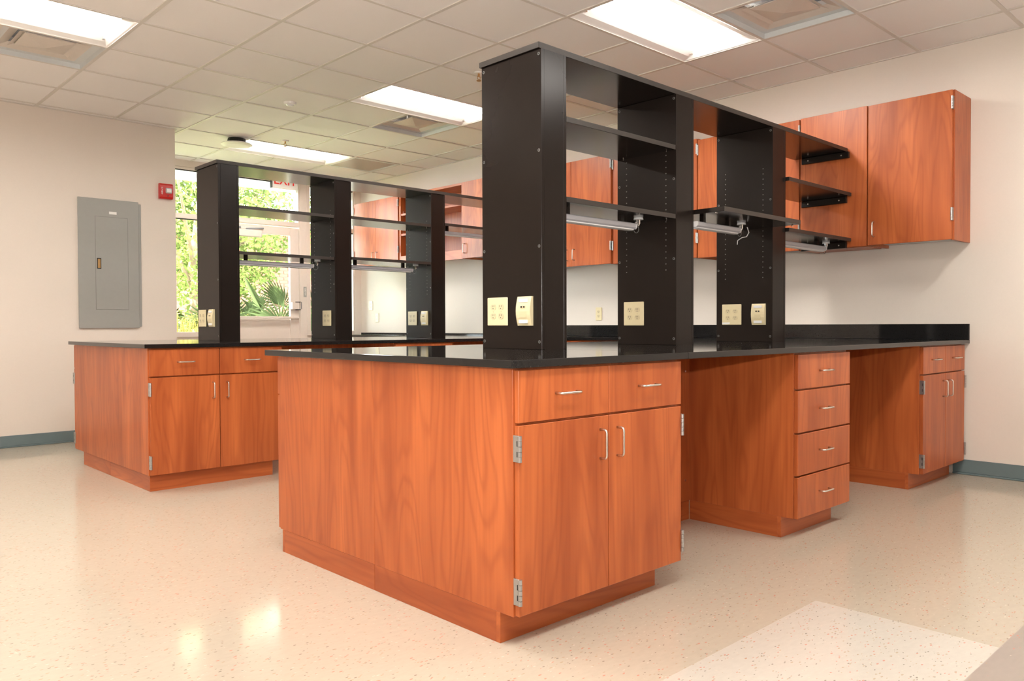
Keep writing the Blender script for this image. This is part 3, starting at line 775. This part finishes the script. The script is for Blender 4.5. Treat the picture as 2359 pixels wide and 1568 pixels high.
# ------------------------------------------------------------------ outside
struct(B(-4, 9.3, -.25, 18, 26, -.1).build('ground', 'lawn'))
struct(B(-4, 7.65, -.25, 18, 9.299, -.1).build('bounce_pavement', 'bounce_pale'))  # pale walk added to bounce sunlight onto the indoor walls and ceiling
def leaves(n, cx, cy, cz, rx, ry, rz, size, rnd, shell=.45, slender=.5):
    m = MB()
    for _ in range(n):
        while True:
            p = Vector((rnd.uniform(-1, 1), rnd.uniform(-1, 1), rnd.uniform(-1, 1)))
            if shell < p.length < 1: break
        p = Vector((cx+p.x*rx*(1+.15*rnd.random()), cy+p.y*ry, cz+p.z*rz*(1+.15*rnd.random())))
        d = Vector((rnd.gauss(0, 1), rnd.gauss(0, 1), rnd.gauss(-.4, .7))).normalized(); u = d.cross(Vector((rnd.gauss(0, 1), rnd.gauss(0, 1), rnd.gauss(0, 1)))).normalized()
        s = size*rnd.uniform(.6, 1.3)
        m.add([p, p+d*s*.5+u*s*slender*.5, p+d*s, p+d*s*.5-u*s*slender*.5], [(0, 1, 2, 3)])
    return m
def tree(x, y, h, crown, n, size, mat, label, seed):
    rnd = random.Random(seed); t = thing('leafy_tree', (x, y, -.1), label, 'tree', 'trees outside the windows')
    m = MB(); z0 = h*.45
    m.tube([(0, 0, 0), (.05, .02, z0*.5), (-.03, 0, z0), (.1, 0, h*.7)], [.10, .08, .065, .03], 8)
    for k in range(5):
        a = rnd.uniform(0, 6.28); m.tube([(0, 0, z0*rnd.uniform(.6, 1.1)), (math.cos(a)*crown*.4, math.sin(a)*crown*.4, h*.65), (math.cos(a)*crown*.75, math.sin(a)*crown*.75, h*.8)], [.04, .025, .01], 6)
    m.build('trunk', 'bark', t)
    f = leaves(n, 0, 0, h*.67, crown, crown*.8, h*.36, size, rnd); o = f.build('foliage', mat, t); o['kind'] = 'stuff'
    return t
tree(3.5, 11.2, 4.6, 1.5, 6760, 0.102, 'leaf_a', 'bright green tree outside the left window strip', 1)
tree(4.45, 11.9, 5.0, 1.1, 6760, 0.096, 'leaf_b', 'mid green tree outside behind the exit door', 2)
tree(7.3, 11.8, 4.6, 1.5, 6240, 0.102, 'leaf_a', 'bright green tree outside the right window strip', 3)
tree(4.0, 14.0, 6.0, 1.9, 5720, 0.132, 'leaf_c', 'deep green tree farther outside, left of the brick building', 4)
tree(9.0, 13.6, 6.0, 2.0, 4680, 0.132, 'leaf_b', 'green tree farther outside, at the right of the brick building', 5)
tree(2.0, 13.0, 5.5, 1.8, 4160, 0.120, 'leaf_b', 'green tree outside beyond the left wall corner', 6)
def bush(x, y, h, r, n, size, mat, label, seed):
    rnd = random.Random(seed); t = thing('round_shrub', (x, y, -.1), label, 'shrub', 'shrubs outside the windows')
    MB().tube([(0, 0, 0), (.03, 0, h*.4)], [.04, .02], 6).build('stem', 'bark', t)
    leaves(n, 0, 0, h*.52, r, r, h*.5, size, rnd).build('foliage', mat, t)['kind'] = 'stuff'
bush(5.9, 10.0, 1.5, .55, 1800, 0.070, 'leaf_b', 'low round shrub outside, right of the exit door', 11)
bush(4.2, 9.6, 1.3, .5, 1600, 0.070, 'leaf_c', 'low dark shrub outside, left of the exit door', 12)
bush(6.3, 9.4, 1.1, .5, 1400, 0.063, 'leaf_a', 'low bright shrub outside the right window strip', 13)
def grass(x, y, h, n, mat, label, seed):
    rnd = random.Random(seed); t = thing('ornamental_grass', (x, y, -.1), label, 'plant', 'grass clumps outside the windows'); m = MB()
    for _ in range(n):
        a = rnd.uniform(0, 6.28); L = h*rnd.uniform(.7, 1.1); lean = rnd.uniform(.15, .7)*h; d = Vector((math.cos(a), math.sin(a), 0)); s = Vector((-d.y, d.x, 0))*.010
        p0 = d*rnd.uniform(0, .12); pts = [p0, p0+d*lean*.3+Vector((0, 0, L*.55)), p0+d*lean*.65+Vector((0, 0, L*.9)), p0+d*lean*1.1+Vector((0, 0, L*.93))]
        vs = []; 
        for k, p in enumerate(pts): q = s*(1-.28*k); vs += [p-q, p+q]
        m.add(vs, [(2*k, 2*k+1, 2*k+3, 2*k+2) for k in range(3)])
    b_ = m.build('blades', mat, t); b_['kind'] = 'stuff'
grass(2.35, 8.9, 1.32, 170, 'leaf_y', 'yellow green grass clump outside the left window strip', 21)
grass(3.15, 9.6, 1.35, 150, 'leaf_y', 'second yellow grass clump outside the left window strip', 22)
def fan_palm(x, y, h, label, seed):
    rnd = random.Random(seed); t = thing('fan_palm', (x, y, -.1), label, 'palm', 'fan palms outside the exit door')
    MB().tube([(0, 0, 0), (.02, 0, .4)], [.1, .08], 8).build('stem', 'bark', t)
    for k in range(11):
        a = k*2.4+rnd.uniform(-.3, .3); el = rnd.uniform(.5, 1.25); d = Vector((math.cos(a)*math.cos(el), math.sin(a)*math.cos(el), math.sin(el))); L = h*rnd.uniform(.45, .75)
        base = Vector((0, 0, .35)); tip = base+d*L; m = MB().tube([base, tip], .008, 5)
        side = d.cross(Vector((0, 0, 1))).normalized(); nn = side.cross(d).normalized(); R = h*.34
        for q in range(23):
            an = (q-11)/11*1.9; e = (d*math.cos(an)+side*math.sin(an)); w2 = (side*math.cos(an)-d*math.sin(an))*.011
            m.add([tip-w2*.3, tip+e*R*.5-w2+nn*.02, tip+e*R-nn*.1*R, tip+e*R*.5+w2+nn*.02, tip+w2*.3], [(0, 1, 2, 3, 4)])
        m.build('frond', 'palm', t)
fan_palm(4.35, 9.7, 1.6, 'fan palm outside in the middle of the door glass', 31)
fan_palm(5.25, 10.6, 1.7, 'fan palm outside at the right of the door glass', 32)
fan_palm(3.5, 10.6, 1.6, 'fan palm outside at the left of the door glass', 33)
bw = thing('brick_building', (6.6, 16.5, -.1), 'red brick building outside beyond the trees', 'building')
B(-2.4, .02, 0, 3.4, 3.0, 3.6).build('wall_core', 'mortar', bw)
m = MB(); rnd = random.Random(5)
for r in range(46):
    for k in range(26):
        x0 = -2.4+k*.222+(r % 2)*.111; m.box(x0, -.006*rnd.random(), r*.078+.006, x0+.21, .03, r*.078+.072)
b_ = m.build('bricks', 'brick', bw); b_['kind'] = 'stuff'
B(-2.6, -.3, 3.6, 3.6, 3.2, 3.8).build('roof', 'white', bw)
